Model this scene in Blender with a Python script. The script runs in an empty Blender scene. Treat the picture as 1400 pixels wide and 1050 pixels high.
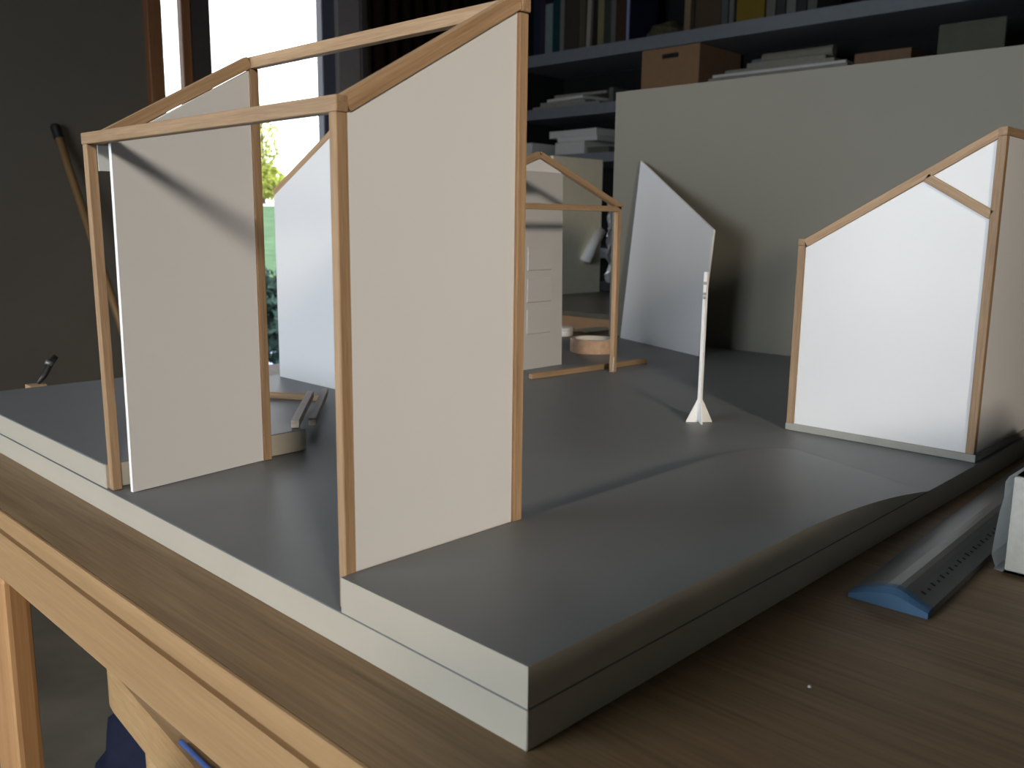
import bpy, bmesh, math, random
from mathutils import Vector, Matrix, noise

scene = bpy.context.scene
COL = scene.collection
random.seed(7)
# ------------------------------------------------------------------ camera
# table top is z = 0, the near corner of the model's base is the origin,
# +x runs along the base's right edge, +y along its left edge (metres)
CAM = Vector((-0.2338, -0.2168, 0.2029))
RIGHT = Vector((0.6985, -0.7155, 0.0119)).normalized()
FWD = Vector((0.7060, 0.6863, -0.1750)).normalized()
RIGHT = (RIGHT - FWD * RIGHT.dot(FWD)).normalized()
UP = RIGHT.cross(FWD)
cd = bpy.data.cameras.new('camera')
cd.sensor_width = 36.0
cd.lens = 1222.06 / 1400 * 36
cd.clip_start = 0.01
cd.clip_end = 200
cd.dof.use_dof = True
cd.dof.focus_distance = 0.62
cd.dof.aperture_fstop = 18
cam = bpy.data.objects.new('camera', cd)
cam.matrix_world = Matrix(((RIGHT.x, UP.x, -FWD.x, CAM.x), (RIGHT.y, UP.y, -FWD.y, CAM.y),
                           (RIGHT.z, UP.z, -FWD.z, CAM.z), (0, 0, 0, 1)))
COL.objects.link(cam)
scene.camera = cam
# ------------------------------------------------------------------ world, light, exposure
vs = scene.view_settings
vs.view_transform = 'Standard'
vs.look = 'None'
vs.gamma = 1.0
vs.use_curve_mapping = False
vs.exposure = 0.0
scene.cycles.max_bounces = 8
scene.cycles.diffuse_bounces = 5
w = bpy.data.worlds.new('sky')
scene.world = w
w.use_nodes = True
bg = w.node_tree.nodes['Background']
bg.inputs['Color'].default_value = (0.93, 0.96, 1.0, 1)
bg.inputs['Strength'].default_value = 4.0

def area(name, loc, target, sx, sy, power, col, spread=math.pi):
    l = bpy.data.lights.new(name, 'AREA')
    l.shape = 'RECTANGLE'
    l.size = sx
    l.size_y = sy
    l.energy = power
    l.color = col
    l.spread = spread
    o = bpy.data.objects.new(name, l)
    o.location = loc
    o.rotation_euler = (Vector(target) - Vector(loc)).to_track_quat('-Z', 'Y').to_euler()
    COL.objects.link(o)
    return o
# cool daylight through the big window in the wall on the left of the camera
area('daylight_left_window', (-1.56, 0.72, 0.42), (0, 0.72, 0.42), 1.3, 0.9, 21.5, (0.80, 0.90, 1.0))
# low warm evening light through the small window behind the camera
area('evening_window', (-1.42, -2.68, 1.05), (0.33, 0.30, 0.12), 0.30, 0.30, 2.3, (1.0, 0.89, 0.75), math.radians(32))
# daylight through the glazed door seen in the picture (portal guides the sky's light)
pl = area('glazed_door_portal', (1.60, 3.02, 0.3), (1.60, 0, 0.3), 0.70, 2.1, 1, (1, 1, 1))
pl.data.cycles.is_portal = True

# ------------------------------------------------------------------ materials
def mat(name, build):
    m = bpy.data.materials.new(name)
    m.use_nodes = True
    nt = m.node_tree
    b = nt.nodes['Principled BSDF']
    build(nt, b)
    return m

def _n(nt, t, **kw):
    n = nt.nodes.new(t)
    for k, v in kw.items():
        setattr(n, k, v)
    return n

def plain(name, col, rough=0.5, spec=0.5, var=0.06, scale=40, bump=0.0, trans=0.0, metallic=0.0):
    def f(nt, b):
        tc = _n(nt, 'ShaderNodeTexCoord')
        no = _n(nt, 'ShaderNodeTexNoise')
        no.inputs['Scale'].default_value = scale
        no.inputs['Detail'].default_value = 4
        nt.links.new(tc.outputs['Object'], no.inputs['Vector'])
        cr = _n(nt, 'ShaderNodeValToRGB')
        lo = [max(0, c * (1 - var)) for c in col]
        hi = [min(1, c * (1 + var)) for c in col]
        cr.color_ramp.elements[0].position = 0.3
        cr.color_ramp.elements[1].position = 0.7
        cr.color_ramp.elements[0].color = (*lo, 1)
        cr.color_ramp.elements[1].color = (*hi, 1)
        nt.links.new(no.outputs['Fac'], cr.inputs['Fac'])
        nt.links.new(cr.outputs['Color'], b.inputs['Base Color'])
        b.inputs['Roughness'].default_value = rough
        b.inputs['Specular IOR Level'].default_value = spec
        b.inputs['Metallic'].default_value = metallic
        if trans:
            b.inputs['Transmission Weight'].default_value = trans
        if bump:
            bp = _n(nt, 'ShaderNodeBump')
            bp.inputs['Strength'].default_value = bump
            bp.inputs['Distance'].default_value = 0.001
            nt.links.new(no.outputs['Fac'], bp.inputs['Height'])
            nt.links.new(bp.outputs['Normal'], b.inputs['Normal'])
    return mat(name, f)

def wood(name, c0, c1, rough=0.5, fine=900, coarse=60, stretch=40, axis=0, bump=0.15, spec=0.3):
    """grain that runs along one object axis"""
    def f(nt, b):
        tc = _n(nt, 'ShaderNodeTexCoord')
        oi = _n(nt, 'ShaderNodeObjectInfo')
        ad = _n(nt, 'ShaderNodeVectorMath', operation='ADD')
        mu = _n(nt, 'ShaderNodeVectorMath', operation='SCALE')
        cmb = _n(nt, 'ShaderNodeCombineXYZ')
        for i in range(3):
            nt.links.new(oi.outputs['Random'], cmb.inputs[i])
        nt.links.new(cmb.outputs[0], mu.inputs[0])
        mu.inputs['Scale'].default_value = 7.0
        nt.links.new(tc.outputs['Object'], ad.inputs[0])
        nt.links.new(mu.outputs[0], ad.inputs[1])
        def grain(scale):
            mp = _n(nt, 'ShaderNodeMapping')
            s = [scale] * 3
            s[axis] = scale / stretch
            mp.inputs['Scale'].default_value = s
            nt.links.new(ad.outputs[0], mp.inputs['Vector'])
            no = _n(nt, 'ShaderNodeTexNoise')
            no.inputs['Scale'].default_value = 1.0
            no.inputs['Detail'].default_value = 5
            no.inputs['Roughness'].default_value = 0.6
            nt.links.new(mp.outputs[0], no.inputs['Vector'])
            return no
        g1, g2 = grain(coarse), grain(fine)
        mx = _n(nt, 'ShaderNodeMix')
        mx.inputs[0].default_value = 0.45
        nt.links.new(g1.outputs['Fac'], mx.inputs[2])
        nt.links.new(g2.outputs['Fac'], mx.inputs[3])
        cr = _n(nt, 'ShaderNodeValToRGB')
        cr.color_ramp.elements[0].position = 0.32
        cr.color_ramp.elements[1].position = 0.66
        cr.color_ramp.elements[0].color = (*c0, 1)
        cr.color_ramp.elements[1].color = (*c1, 1)
        nt.links.new(mx.outputs[0], cr.inputs['Fac'])
        hv = _n(nt, 'ShaderNodeHueSaturation')
        mr = _n(nt, 'ShaderNodeMapRange')
        mr.inputs['To Min'].default_value = 0.85
        mr.inputs['To Max'].default_value = 1.15
        nt.links.new(oi.outputs['Random'], mr.inputs['Value'])
        nt.links.new(mr.outputs[0], hv.inputs['Value'])
        nt.links.new(cr.outputs['Color'], hv.inputs['Color'])
        nt.links.new(hv.outputs['Color'], b.inputs['Base Color'])
        b.inputs['Roughness'].default_value = rough
        b.inputs['Specular IOR Level'].default_value = spec
        bp = _n(nt, 'ShaderNodeBump')
        bp.inputs['Strength'].default_value = bump
        bp.inputs['Distance'].default_value = 0.0004
        nt.links.new(mx.outputs[0], bp.inputs['Height'])
        nt.links.new(bp.outputs['Normal'], b.inputs['Normal'])
    return mat(name, f)

M = {}
M['oak'] = wood('oak_strip', (0.25, 0.15, 0.078), (0.48, 0.325, 0.19), fine=1500, coarse=260, stretch=30)
M['walnut_grey'] = wood('grey_strip', (0.26, 0.20, 0.17), (0.50, 0.43, 0.37), fine=1500, coarse=260, stretch=25)  # greyer and paler than the oak strips
M['table'] = wood('table_veneer', (0.150, 0.092, 0.044), (0.320, 0.212, 0.110), rough=0.5, fine=420, coarse=55, stretch=30, axis=1, bump=0.1)
M['edge'] = wood('table_edge_wood', (0.32, 0.19, 0.085), (0.45, 0.285, 0.14), rough=0.5, fine=600, coarse=70, stretch=30, axis=1)
M['leg'] = wood('table_leg_wood', (0.36, 0.18, 0.075), (0.52, 0.29, 0.13), rough=0.5, fine=600, coarse=70, stretch=30, axis=2)
M['groove'] = plain('groove_shadow_gap', (0.20, 0.095, 0.035), 0.7)
M['mdf'] = plain('grey_painted_fibreboard', (0.455, 0.42, 0.345), 0.4, 0.5, var=0.03, scale=25, bump=0.03)
M['mdftop'] = plain('dark_grey_top_paint', (0.176, 0.183, 0.187), 0.47, 0.5, var=0.03, scale=25, bump=0.03)
M['plinth'] = plain('grey_painted_plinth', (0.34, 0.335, 0.30), 0.5, 0.4, var=0.05, scale=60)
M['white'] = plain('white_foam_board', (0.77, 0.77, 0.775), 0.33, 0.5, var=0.012, scale=12)
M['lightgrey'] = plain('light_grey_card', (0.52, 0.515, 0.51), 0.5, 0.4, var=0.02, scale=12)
M['foamedge'] = plain('foam_board_cut_edge', (0.84, 0.83, 0.80), 0.7, 0.2, var=0.03, scale=300)
M['grey'] = plain('grey_panel_paint', (0.205, 0.194, 0.158), 0.55, 0.4, var=0.02, scale=8)
M['cream'] = plain('cream_panel', (0.84, 0.79, 0.62), 0.6, 0.3, var=0.03)
M['wall'] = plain('dark_wall_paint', (0.145, 0.128, 0.105), 0.75, 0.25, var=0.05, scale=5)
M['walldim'] = plain('inner_wall_plaster', (0.10, 0.095, 0.085), 0.85, 0.2, var=0.04, scale=4)
M['ceil'] = plain('ceiling_plaster', (0.12, 0.115, 0.105), 0.9, 0.2, var=0.03, scale=4)
M['floor'] = plain('dark_screed_floor', (0.20, 0.172, 0.13), 0.55, 0.4, var=0.25, scale=6)
M['frame'] = wood('window_frame_wood', (0.20, 0.085, 0.035), (0.36, 0.17, 0.075), fine=300, coarse=40, stretch=25, axis=2)
M['framedark'] = plain('shaded_stile_and_dark_trim', (0.07, 0.055, 0.055), 0.5)  # stile's shadow side put into the colour; the dark trim shares it
M['steel'] = plain('blue_grey_metal_frame', (0.10, 0.11, 0.15), 0.4)
M['reveal'] = plain('mauve_grey_reveal', (0.27, 0.24, 0.24), 0.8)
M['curtain'] = plain('dark_brown_curtain', (0.035, 0.020, 0.016), 0.9, 0.1)
M['shelf'] = plain('blue_grey_shelf_paint', (0.215, 0.235, 0.26), 0.5, 0.4, var=0.04)
M['shelfback'] = plain('shelf_back_dark', (0.02, 0.02, 0.02), 0.8, 0.1)
M['card'] = plain('brown_cardboard', (0.36, 0.205, 0.115), 0.75, 0.2, var=0.06, scale=30)
M['black'] = plain('black_plastic', (0.012, 0.012, 0.013), 0.45)
M['paper'] = plain('stacked_paper', (0.32, 0.30, 0.255), 0.8, 0.2, var=0.08, scale=60)
M['paperwhite'] = plain('white_paper', (0.72, 0.71, 0.68), 0.7, 0.2, var=0.03, scale=60)
M['tan'] = plain('tan_wood_plain', (0.36, 0.20, 0.10), 0.6)
M['kraft'] = plain('packing_tape', (0.62, 0.42, 0.28), 0.35, 0.5, var=0.12, scale=120)
M['tapecore'] = plain('tape_core_card', (0.74, 0.70, 0.63), 0.7)
M['pole'] = wood('pole_wood', (0.22, 0.13, 0.055), (0.38, 0.24, 0.11), rough=0.35, fine=500, coarse=80, stretch=40)
M['alu'] = plain('grey_anodised_scale', (0.20, 0.205, 0.205), 0.45, 0.5, var=0.03, metallic=0.55)
M['bluecap'] = plain('blue_end_cap', (0.075, 0.165, 0.28), 0.5, 0.4)
M['ink'] = plain('black_print', (0.02, 0.02, 0.02), 0.6)
M['bookcover'] = plain('white_glossy_cover', (0.80, 0.85, 0.87), 0.3, 0.5, var=0.02)
M['pages'] = plain('page_block', (0.66, 0.64, 0.57), 0.9, 0.1, var=0.06, scale=200)
M['bookgrey'] = plain('grey_top_cover', (0.27, 0.275, 0.25), 0.5, 0.4, var=0.04)
M['seat'] = wood('bent_wood_seat', (0.42, 0.25, 0.11), (0.60, 0.40, 0.20), fine=400, coarse=60, stretch=20, axis=1)
M['cushion'] = plain('brown_seat_pad', (0.30, 0.21, 0.14), 0.85, 0.2, var=0.1)
M['bluebag'] = plain('dark_blue_cloth', (0.018, 0.022, 0.048), 0.85, 0.2, var=0.2)
M['bluerope'] = plain('bright_blue_strap', (0.10, 0.20, 0.62), 0.6)
M['acrylic'] = plain('frosted_acrylic', (0.62, 0.66, 0.66), 0.2, 0.5, var=0.02)
M['plastic'] = plain('crinkled_clear_plastic', (0.55, 0.55, 0.56), 0.12, 0.7, var=0.1, scale=20, trans=0.35)
M['red'] = plain('red_print', (0.45, 0.05, 0.05), 0.5)
M['grass'] = plain('lawn_grass', (0.075, 0.14, 0.07), 0.9, 0.1, var=0.25, scale=3)
M['path'] = plain('pale_gravel_path', (0.75, 0.74, 0.72), 0.9, 0.1)
M['paving'] = plain('terrace_paving', (0.34, 0.42, 0.60), 0.8, 0.2)
M['hedge'] = plain('dark_hedge_leaves', (0.04, 0.08, 0.06), 0.7, 0.3, var=0.6, scale=9)
M['bush'] = plain('sunlit_leaves', (0.42, 0.46, 0.10), 0.7, 0.3, var=0.5, scale=3)
M['bark'] = plain('bark', (0.10, 0.07, 0.05), 0.9, 0.1)

def glass_build(nt, b):
    out = nt.nodes['Material Output']
    nt.nodes.remove(b)
    t = _n(nt, 'ShaderNodeBsdfTransparent')
    g = _n(nt, 'ShaderNodeBsdfGlossy')
    g.inputs['Roughness'].default_value = 0.02
    fr = _n(nt, 'ShaderNodeFresnel')
    fr.inputs['IOR'].default_value = 1.45
    mx = _n(nt, 'ShaderNodeMixShader')
    nt.links.new(fr.outputs[0], mx.inputs[0])
    nt.links.new(t.outputs[0], mx.inputs[1])
    nt.links.new(g.outputs[0], mx.inputs[2])
    nt.links.new(mx.outputs[0], out.inputs['Surface'])
M['glass'] = mat('window_glass', glass_build)

# ------------------------------------------------------------------ helpers
def mesh_obj(name, bm, m, parent=None, world=None, smooth=False):
    me = bpy.data.meshes.new(name)
    bm.normal_update()
    bm.to_mesh(me)
    bm.free()
    for k in (m if isinstance(m, (list, tuple)) else [m]):
        me.materials.append(M[k] if isinstance(k, str) else k)
    if smooth:
        for p in me.polygons:
            p.use_smooth = True
    o = bpy.data.objects.new(name, me)
    COL.objects.link(o)
    o.parent = parent
    wm = world if world is not None else Matrix.Identity(4)
    pm = PW[parent.name] if parent else Matrix.Identity(4)
    o.matrix_basis = pm.inverted() @ wm
    PW[o.name] = wm
    return o
PW = {}

def tag(o, label, cat, group=None, kind=None):
    if label: o['label'] = label
    if cat: o['category'] = cat
    if group: o['group'] = group
    if kind: o['kind'] = kind
    return o

def thing(name, label, cat, loc=(0, 0, 0), group=None, rot=None):
    o = bpy.data.objects.new(name, None)
    o.empty_display_size = 0.05
    COL.objects.link(o)
    wm = Matrix.Translation(loc)
    if rot is not None:
        wm = wm @ rot
    o.matrix_basis = wm
    PW[o.name] = wm
    return tag(o, label, cat, group)

def box_bm(x0, x1, y0, y1, z0, z1, bev=0.0, seg=1, bm=None):
    b = bm or bmesh.new()
    vs = [b.verts.new((x, y, z)) for x in (x0, x1) for y in (y0, y1) for z in (z0, z1)]
    fs = []
    for q in ((0, 1, 3, 2), (4, 6, 7, 5), (0, 4, 5, 1), (2, 3, 7, 6), (0, 2, 6, 4), (1, 5, 7, 3)):
        fs.append(b.faces.new([vs[i] for i in q]))
    if bev:
        es = set(e for f in fs for e in f.edges)
        bmesh.ops.bevel(b, geom=list(es), offset=bev, segments=seg, affect='EDGES', profile=0.5)
    return b

def box(name, x0, x1, y0, y1, z0, z1, m, parent=None, bev=0.0, seg=1):
    """box placed in world space, object origin at its centre"""
    c = Vector(((x0 + x1) / 2, (y0 + y1) / 2, (z0 + z1) / 2))
    b = box_bm(x0 - c.x, x1 - c.x, y0 - c.y, y1 - c.y, z0 - c.z, z1 - c.z, bev, seg)
    return mesh_obj(name, b, m, parent, Matrix.Translation(c))

def struct(o):
    o['kind'] = 'structure'
    return o

def bar(name, a, b, w, h, m, parent=None, up=(0, 0, 1), bev=0.0004):
    """squared strip from a to b, grain along local x; w across, h along 'up'"""
    a, b = Vector(a), Vector(b)
    d = b - a
    L = d.length
    x = d.normalized()
    u = Vector(up)
    if abs(x.dot(u)) > 0.99:
        u = Vector((0, 1, 0))
    y = u.cross(x).normalized()
    z = x.cross(y)
    wm = Matrix(((x.x, y.x, z.x, a.x), (x.y, y.y, z.y, a.y), (x.z, y.z, z.z, a.z), (0, 0, 0, 1)))
    return mesh_obj(name, box_bm(0, L, -w / 2, w / 2, -h / 2, h / 2, bev), m, parent, wm)

def slab(name, pts, thick, origin, ux, uy, mats, parent=None, bev=0.0):
    """flat polygon (2-D points along ux, uy from origin) given a thickness along ux x uy; rim gets mats[1]"""
    ux, uy = Vector(ux).normalized(), Vector(uy).normalized()
    n = ux.cross(uy)
    b = bmesh.new()
    lo = [b.verts.new((p[0], p[1], 0)) for p in pts]
    hi = [b.verts.new((p[0], p[1], thick)) for p in pts]
    k = len(pts)
    b.faces.new(lo[::-1])
    b.faces.new(hi)
    for i in range(k):
        f = b.faces.new((lo[i], lo[(i + 1) % k], hi[(i + 1) % k], hi[i]))
        f.material_index = 1 if isinstance(mats, (list, tuple)) and len(mats) > 1 else 0
    bmesh.ops.recalc_face_normals(b, faces=b.faces)
    if bev:
        bmesh.ops.bevel(b, geom=list(b.edges), offset=bev, segments=1, affect='EDGES')
    o = Vector(origin)
    wm = Matrix(((ux.x, uy.x, n.x, o.x), (ux.y, uy.y, n.y, o.y), (ux.z, uy.z, n.z, o.z), (0, 0, 0, 1)))
    return mesh_obj(name, b, mats, parent, wm)

def tube_bm(pts, r, seg=12, cap=True, bm=None):
    b = bm or bmesh.new()
    rings = []
    for i, p in enumerate(pts):
        p = Vector(p)
        t = (Vector(pts[min(i + 1, len(pts) - 1)]) - Vector(pts[max(i - 1, 0)])).normalized()
        a = Vector((0, 0, 1)) if abs(t.z) < 0.9 else Vector((1, 0, 0))
        u = t.cross(a).normalized()
        v = t.cross(u)
        rr = r[i] if isinstance(r, (list, tuple)) else r
        rings.append([b.verts.new(p + (u * math.cos(2 * math.pi * k / seg) + v * math.sin(2 * math.pi * k / seg)) * rr) for k in range(seg)])
    for A, B in zip(rings, rings[1:]):
        for k in range(seg):
            b.faces.new((A[k], A[(k + 1) % seg], B[(k + 1) % seg], B[k]))
    if cap:
        b.faces.new(rings[0][::-1])
        b.faces.new(rings[-1])
    bmesh.ops.recalc_face_normals(b, faces=b.faces)
    return b

def lathe_bm(prof, seg=32):
    """closed ring profile [(r, z)...] spun about z"""
    b = bmesh.new()
    rings = [[b.verts.new((r * math.cos(2 * math.pi * k / seg), r * math.sin(2 * math.pi * k / seg), z)) for k in range(seg)] for r, z in prof]
    n = len(rings)
    for i in range(n):
        A, B = rings[i], rings[(i + 1) % n]
        for k in range(seg):
            b.faces.new((A[k], A[(k + 1) % seg], B[(k + 1) % seg], B[k]))
    bmesh.ops.recalc_face_normals(b, faces=b.faces)
    return b

def top_paint(o):
    o.data.materials.append(M['mdftop'])
    for p in o.data.polygons:
        if p.normal.z > 0.6:
            p.material_index = 1
    return o

T = 0.018           # thickness of one board layer
S = 0.0066          # side of a model strip
FZ = -0.75          # room floor

# ================================================================== the room
RX0, RX1, RY0, RY1, RZ1 = -1.65, 3.42, -2.8, 3.0, 1.95
struct(box('floor', RX0, RX1, RY0, RY1 + 0.12, FZ - 0.1, FZ, 'floor'))
struct(box('ceiling', RX0, RX1, RY0, RY1 + 0.12, RZ1, RZ1 + 0.1, 'ceil'))

def wall_with_hole(name, axis, pos, thick, lo, hi, h0, h1, z0, z1, m):
    """wall on plane axis=pos spanning lo..hi with an opening h0..h1 by z0..z1, one mesh"""
    b = bmesh.new()
    cells = [(lo, h0, FZ, RZ1), (h1, hi, FZ, RZ1), (h0, h1, z1, RZ1)]
    if z0 > FZ + 0.001:
        cells.append((h0, h1, FZ, z0))
    for a, c, d, e in cells:
        if axis == 'x':
            box_bm(pos, pos + thick, a, c, d, e, bm=b)
        else:
            box_bm(a, c, pos, pos + thick, d, e, bm=b)
    return struct(mesh_obj(name, b, m))

# back wall with the glazed door
DX0, DX1, DZ1 = 1.215, 2.007, 1.40
wall_with_hole('wall_back', 'y', RY1, 0.12, RX0, RX1, DX0, DX1, FZ, DZ1, 'wall')
wall_with_hole('wall_left', 'x', RX0 - 0.1, 0.1, RY0, RY1, 0.02, 1.42, -0.08, 0.92, 'walldim')
wall_with_hole('wall_front', 'y', RY0 - 0.1, 0.1, RX0, RX1, -1.62, -1.22, 0.85, 1.25, 'walldim')
struct(box('wall_right', RX1, RX1 + 0.1, RY0, RY1, FZ, RZ1, 'walldim'))

def window_frame(name, axis, pos, a0, a1, z0, z1):
    o = box(name, *( (pos, pos + .05, a0, a1) if axis == 'x' else (a0, a1, pos, pos + .05)), z0, z0 + .04, 'frame')
    struct(o)
    def pc(n, p0, p1, q0, q1, m='frame', t0=0.0, t1=.05):
        if axis == 'x': box(n, pos + t0, pos + t1, p0, p1, q0, q1, m, o)
        else: box(n, p0, p1, pos + t0, pos + t1, q0, q1, m, o)
    pc('head', a0, a1, z1 - .04, z1)
    pc('jamb', a0, a0 + .04, z0 + .04, z1 - .04)
    pc('jamb', a1 - .04, a1, z0 + .04, z1 - .04)
    return o
window_frame('window_2', 'x', RX0 - 0.1, 0.02, 1.42, -0.08, 0.92)
window_frame('window_3', 'y', RY0 - 0.1, -1.62, -1.22, 0.85, 1.25)

# glazed door in the back wall
door = struct(box('door_1', DX0, DX0 + 0.053, RY1 - 0.03, RY1 + 0.09, FZ, DZ1, 'frame', bev=0.003))
box('frame_head', DX0 + 0.053, 1.94, RY1 - 0.01, RY1 + 0.09, DZ1 - 0.06, DZ1, 'frame', door)
box('sill', DX0 + 0.053, 1.94, RY1 - 0.01, RY1 + 0.09, FZ, FZ + 0.04, 'frame', door)
box('mullion', 1.358, 1.393, RY1 + 0.01, RY1 + 0.045, FZ + 0.04, DZ1 - 0.06, 'frame', door, bev=0.002)
box('leaf_stile', 1.393, 1.472, RY1 + 0.015, RY1 + 0.045, FZ + 0.04, DZ1 - 0.06, 'framedark', door, bev=0.002)  # dark colour stands for the stile's shadow side
box('steel_jamb', 1.945, 2.007, RY1 - 0.005, RY1 + 0.04, FZ, DZ1, 'steel', door, bev=0.003)
box('pane', 1.268, 1.362, RY1 + 0.045, RY1 + 0.051, FZ + 0.04, DZ1 - 0.06, 'glass', door)
box('pane', 1.475, 1.94, RY1 + 0.045, RY1 + 0.051, FZ + 0.04, DZ1 - 0.06, 'glass', door)
struct(box('trim_1', 2.007, 2.118, RY1 - 0.025, RY1, FZ, RZ1, 'reveal', bev=0.003))
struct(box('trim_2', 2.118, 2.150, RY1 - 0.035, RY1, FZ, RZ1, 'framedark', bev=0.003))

# curtain hanging between the door and the shelves
b = bmesh.new()
N = 60
rows = []
for z in (FZ + 0.02, RZ1 - 0.02):
    rows.append([b.verts.new((2.16 + 0.78 * i / N, 2.955 + 0.022 * math.sin(i * 1.15), z)) for i in range(N + 1)])
for i in range(N):
    b.faces.new((rows[0][i], rows[0][i + 1], rows[1][i + 1], rows[1][i]))
r = bmesh.ops.solidify(b, geom=list(b.faces), thickness=0.004)
tag(mesh_obj('curtain', b, 'curtain', smooth=True), 'dark brown curtain hanging between the glazed door and the shelves', 'curtain')

# outside the door
b = bmesh.new()
GX0, GX1 = -6, 26
prof = [(RY1 + 0.12, FZ - 0.12), (6.5, FZ - 0.10), (9.0, -0.55), (20, 0.60), (21, 0.72), (40, 1.0)]
st = [[b.verts.new((x, y, z)) for x in (GX0, GX1)] for y, z in prof]
st2 = [[b.verts.new((x, y, z - 0.3)) for x in (GX0, GX1)] for y, z in prof]
for i in range(len(prof) - 1):
    f = b.faces.new((st[i][0], st[i][1], st[i + 1][1], st[i + 1][0]))
    f.material_index = (1, 0, 0, 2, 0)[i]
    b.faces.new((st2[i][0], st2[i + 1][0], st2[i + 1][1], st2[i][1]))
tag(mesh_obj('garden_ground', b, ['grass', 'paving', 'path']), 'sloping green lawn outside the glazed door', 'lawn', kind='structure')

def leaf_cloud(name, c, rad, n, size, m, parent, seed, kind='stuff'):
    rnd = random.Random(seed)
    b = bmesh.new()
    for i in range(n):
        while True:
            v = Vector((rnd.uniform(-1, 1), rnd.uniform(-1, 1), rnd.uniform(-1, 1)))
            if 0.25 < v.length < 1: break
        v = Vector((v.x * rad[0], v.y * rad[1], v.z * rad[2])) * (0.8 + 0.25 * noise.noise(v * 2.5 + Vector((seed, 0, 0))))
        a = Vector((rnd.gauss(0, 1), rnd.gauss(0, 1), rnd.gauss(0, 1))).normalized()
        u = a.cross(Vector((rnd.gauss(0, 1), rnd.gauss(0, 1), rnd.gauss(0, 1)))).normalized()
        s = size * rnd.uniform(0.6, 1.4)
        ps = [v + a * s, v + u * s * 0.45, v - a * s, v - u * s * 0.45]
        b.faces.new([b.verts.new(p) for p in ps])
    o = mesh_obj(name, b, m, parent, Matrix.Translation(c))
    o['kind'] = kind
    return o
h = thing('hedge_bush', 'dark green leafy bush right outside the glazed door', 'bush', (2.95, 5.0, FZ - 0.1))
leaf_cloud('foliage', (2.95, 5.0, -0.44), (0.5, 0.3, 0.40), 2600, 0.035, 'hedge', h, 3)
mesh_obj('stem', tube_bm([(0, 0, 0), (0.02, 0, 0.2), (0.0, 0, 0.45)], 0.02, 8), 'bark', h, Matrix.Translation((2.95, 5, FZ - 0.1)))
h = thing('shrub', 'sunlit yellow green shrub at the top of the lawn', 'bush', (12.0, 20.6, 0.66))
leaf_cloud('foliage', (12.0, 20.6, 1.22), (0.75, 0.5, 0.58), 2200, 0.07, 'bush', h, 5)
mesh_obj('stem', tube_bm([(0, 0, 0), (0.03, 0, 0.3), (0, 0, 0.6)], 0.05, 8), 'bark', h, Matrix.Translation((12.0, 20.6, 0.66)))
h = thing('tree', 'slender pale yellow tree rising behind the shrub', 'tree', (13.1, 22.5, 0.7))
leaf_cloud('foliage', (13.1, 22.5, 2.35), (0.7, 0.5, 1.2), 700, 0.07, 'bush', h, 9)
mesh_obj('trunk', tube_bm([(0, 0, 0), (0.05, 0, 1.0), (0.0, 0, 2.6)], [0.07, 0.05, 0.02], 8), 'bark', h, Matrix.Translation((13.1, 22.5, 0.7)))

# ================================================================== work table
TX0, TX1, TY0, TY1 = -0.052, 1.20, -0.62, 0.925
tb = thing('work_table', 'long wooden work table with grooved orange edge under the model', 'table', (0.5, 0.15, FZ))
box('table_top', TX0 + 0.003, TX1, TY0, TY1, -0.0135, 0.0, 'table', tb)
box('edge_lipping', TX0, TX0 + 0.003, TY0, TY1, -0.0135, 0.0, 'edge', tb, bev=0.0007)
box('shadow_gap', TX0 + 0.005, TX1 - 0.01, TY0 + 0.01, TY1 - 0.01, -0.0180, -0.0135, 'groove', tb)
box('apron', TX0, TX0 + 0.022, TY0, TY1, -0.0535, -0.0180, 'edge', tb, bev=0.0012)
box('apron', TX1 - 0.03, TX1 - 0.008, TY0, TY1, -0.0535, -0.0180, 'edge', tb, bev=0.0012)
box('apron', TX0 + 0.022, TX1 - 0.03, TY1 - 0.03, TY1 - 0.008, -0.0535, -0.0180, 'edge', tb, bev=0.0012)
for x in (TX0 + 0.0, TX1 - 0.06):
    for y in (0.470, TY0 + 0.05):
        box('leg', x, x + 0.018, y, y + 0.055, FZ, -0.0535, 'leg', tb, bev=0.004, seg=2)
tag(mesh_obj('paint_speck', lathe_bm([(0.0001, 0), (0.0009, 0), (0.0007, 0.0006), (0.0001, 0.0008)], 10), 'paperwhite', None,
    Matrix.Translation((0.1275, -0.0545, 0.0))), 'tiny white speck on the bare table top before the ruler', 'speck')

# chair pushed under the table
ch = thing('wooden_chair', 'pale wooden chair with brown pad pushed under the table', 'chair', (0.30, 0.55, FZ))
def rounded(pts, r, seg=6):
    out = []
    n = len(pts)
    for i in range(n):
        p = Vector(pts[i]); a = (Vector(pts[i - 1]) - p).normalized(); c = (Vector(pts[(i + 1) % n]) - p).normalized()
        s, e = p + a * r, p + c * r
        for k in range(seg + 1):
            t = k / seg
            out.append(tuple((s * (1 - t) + p * t) * (1 - t) + (p * (1 - t) + e * t) * t))
    return out
seat_pts = rounded([(0.080, 0.38), (0.46, 0.36), (0.47, 0.76), (0.113, 0.775)], 0.06)
slab('seat', seat_pts, 0.048, (0, 0, -0.328), (1, 0, 0), (0, 1, 0), ['seat', 'seat'], ch, bev=0.004)
pad_pts = rounded([(0.135, 0.42), (0.43, 0.40), (0.44, 0.72), (0.165, 0.74)], 0.06)
slab('seat_pad', pad_pts, 0.022, (0, 0, -0.28), (1, 0, 0), (0, 1, 0), ['cushion', 'cushion'], ch, bev=0.005)
for x, y in ((0.12, 0.44), (0.42, 0.42), (0.42, 0.70), (0.16, 0.72)):
    mesh_obj('leg', tube_bm([(x, y, FZ), (x, y, -0.328)], [0.013, 0.018], 12), 'seat', ch, smooth=True)
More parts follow.
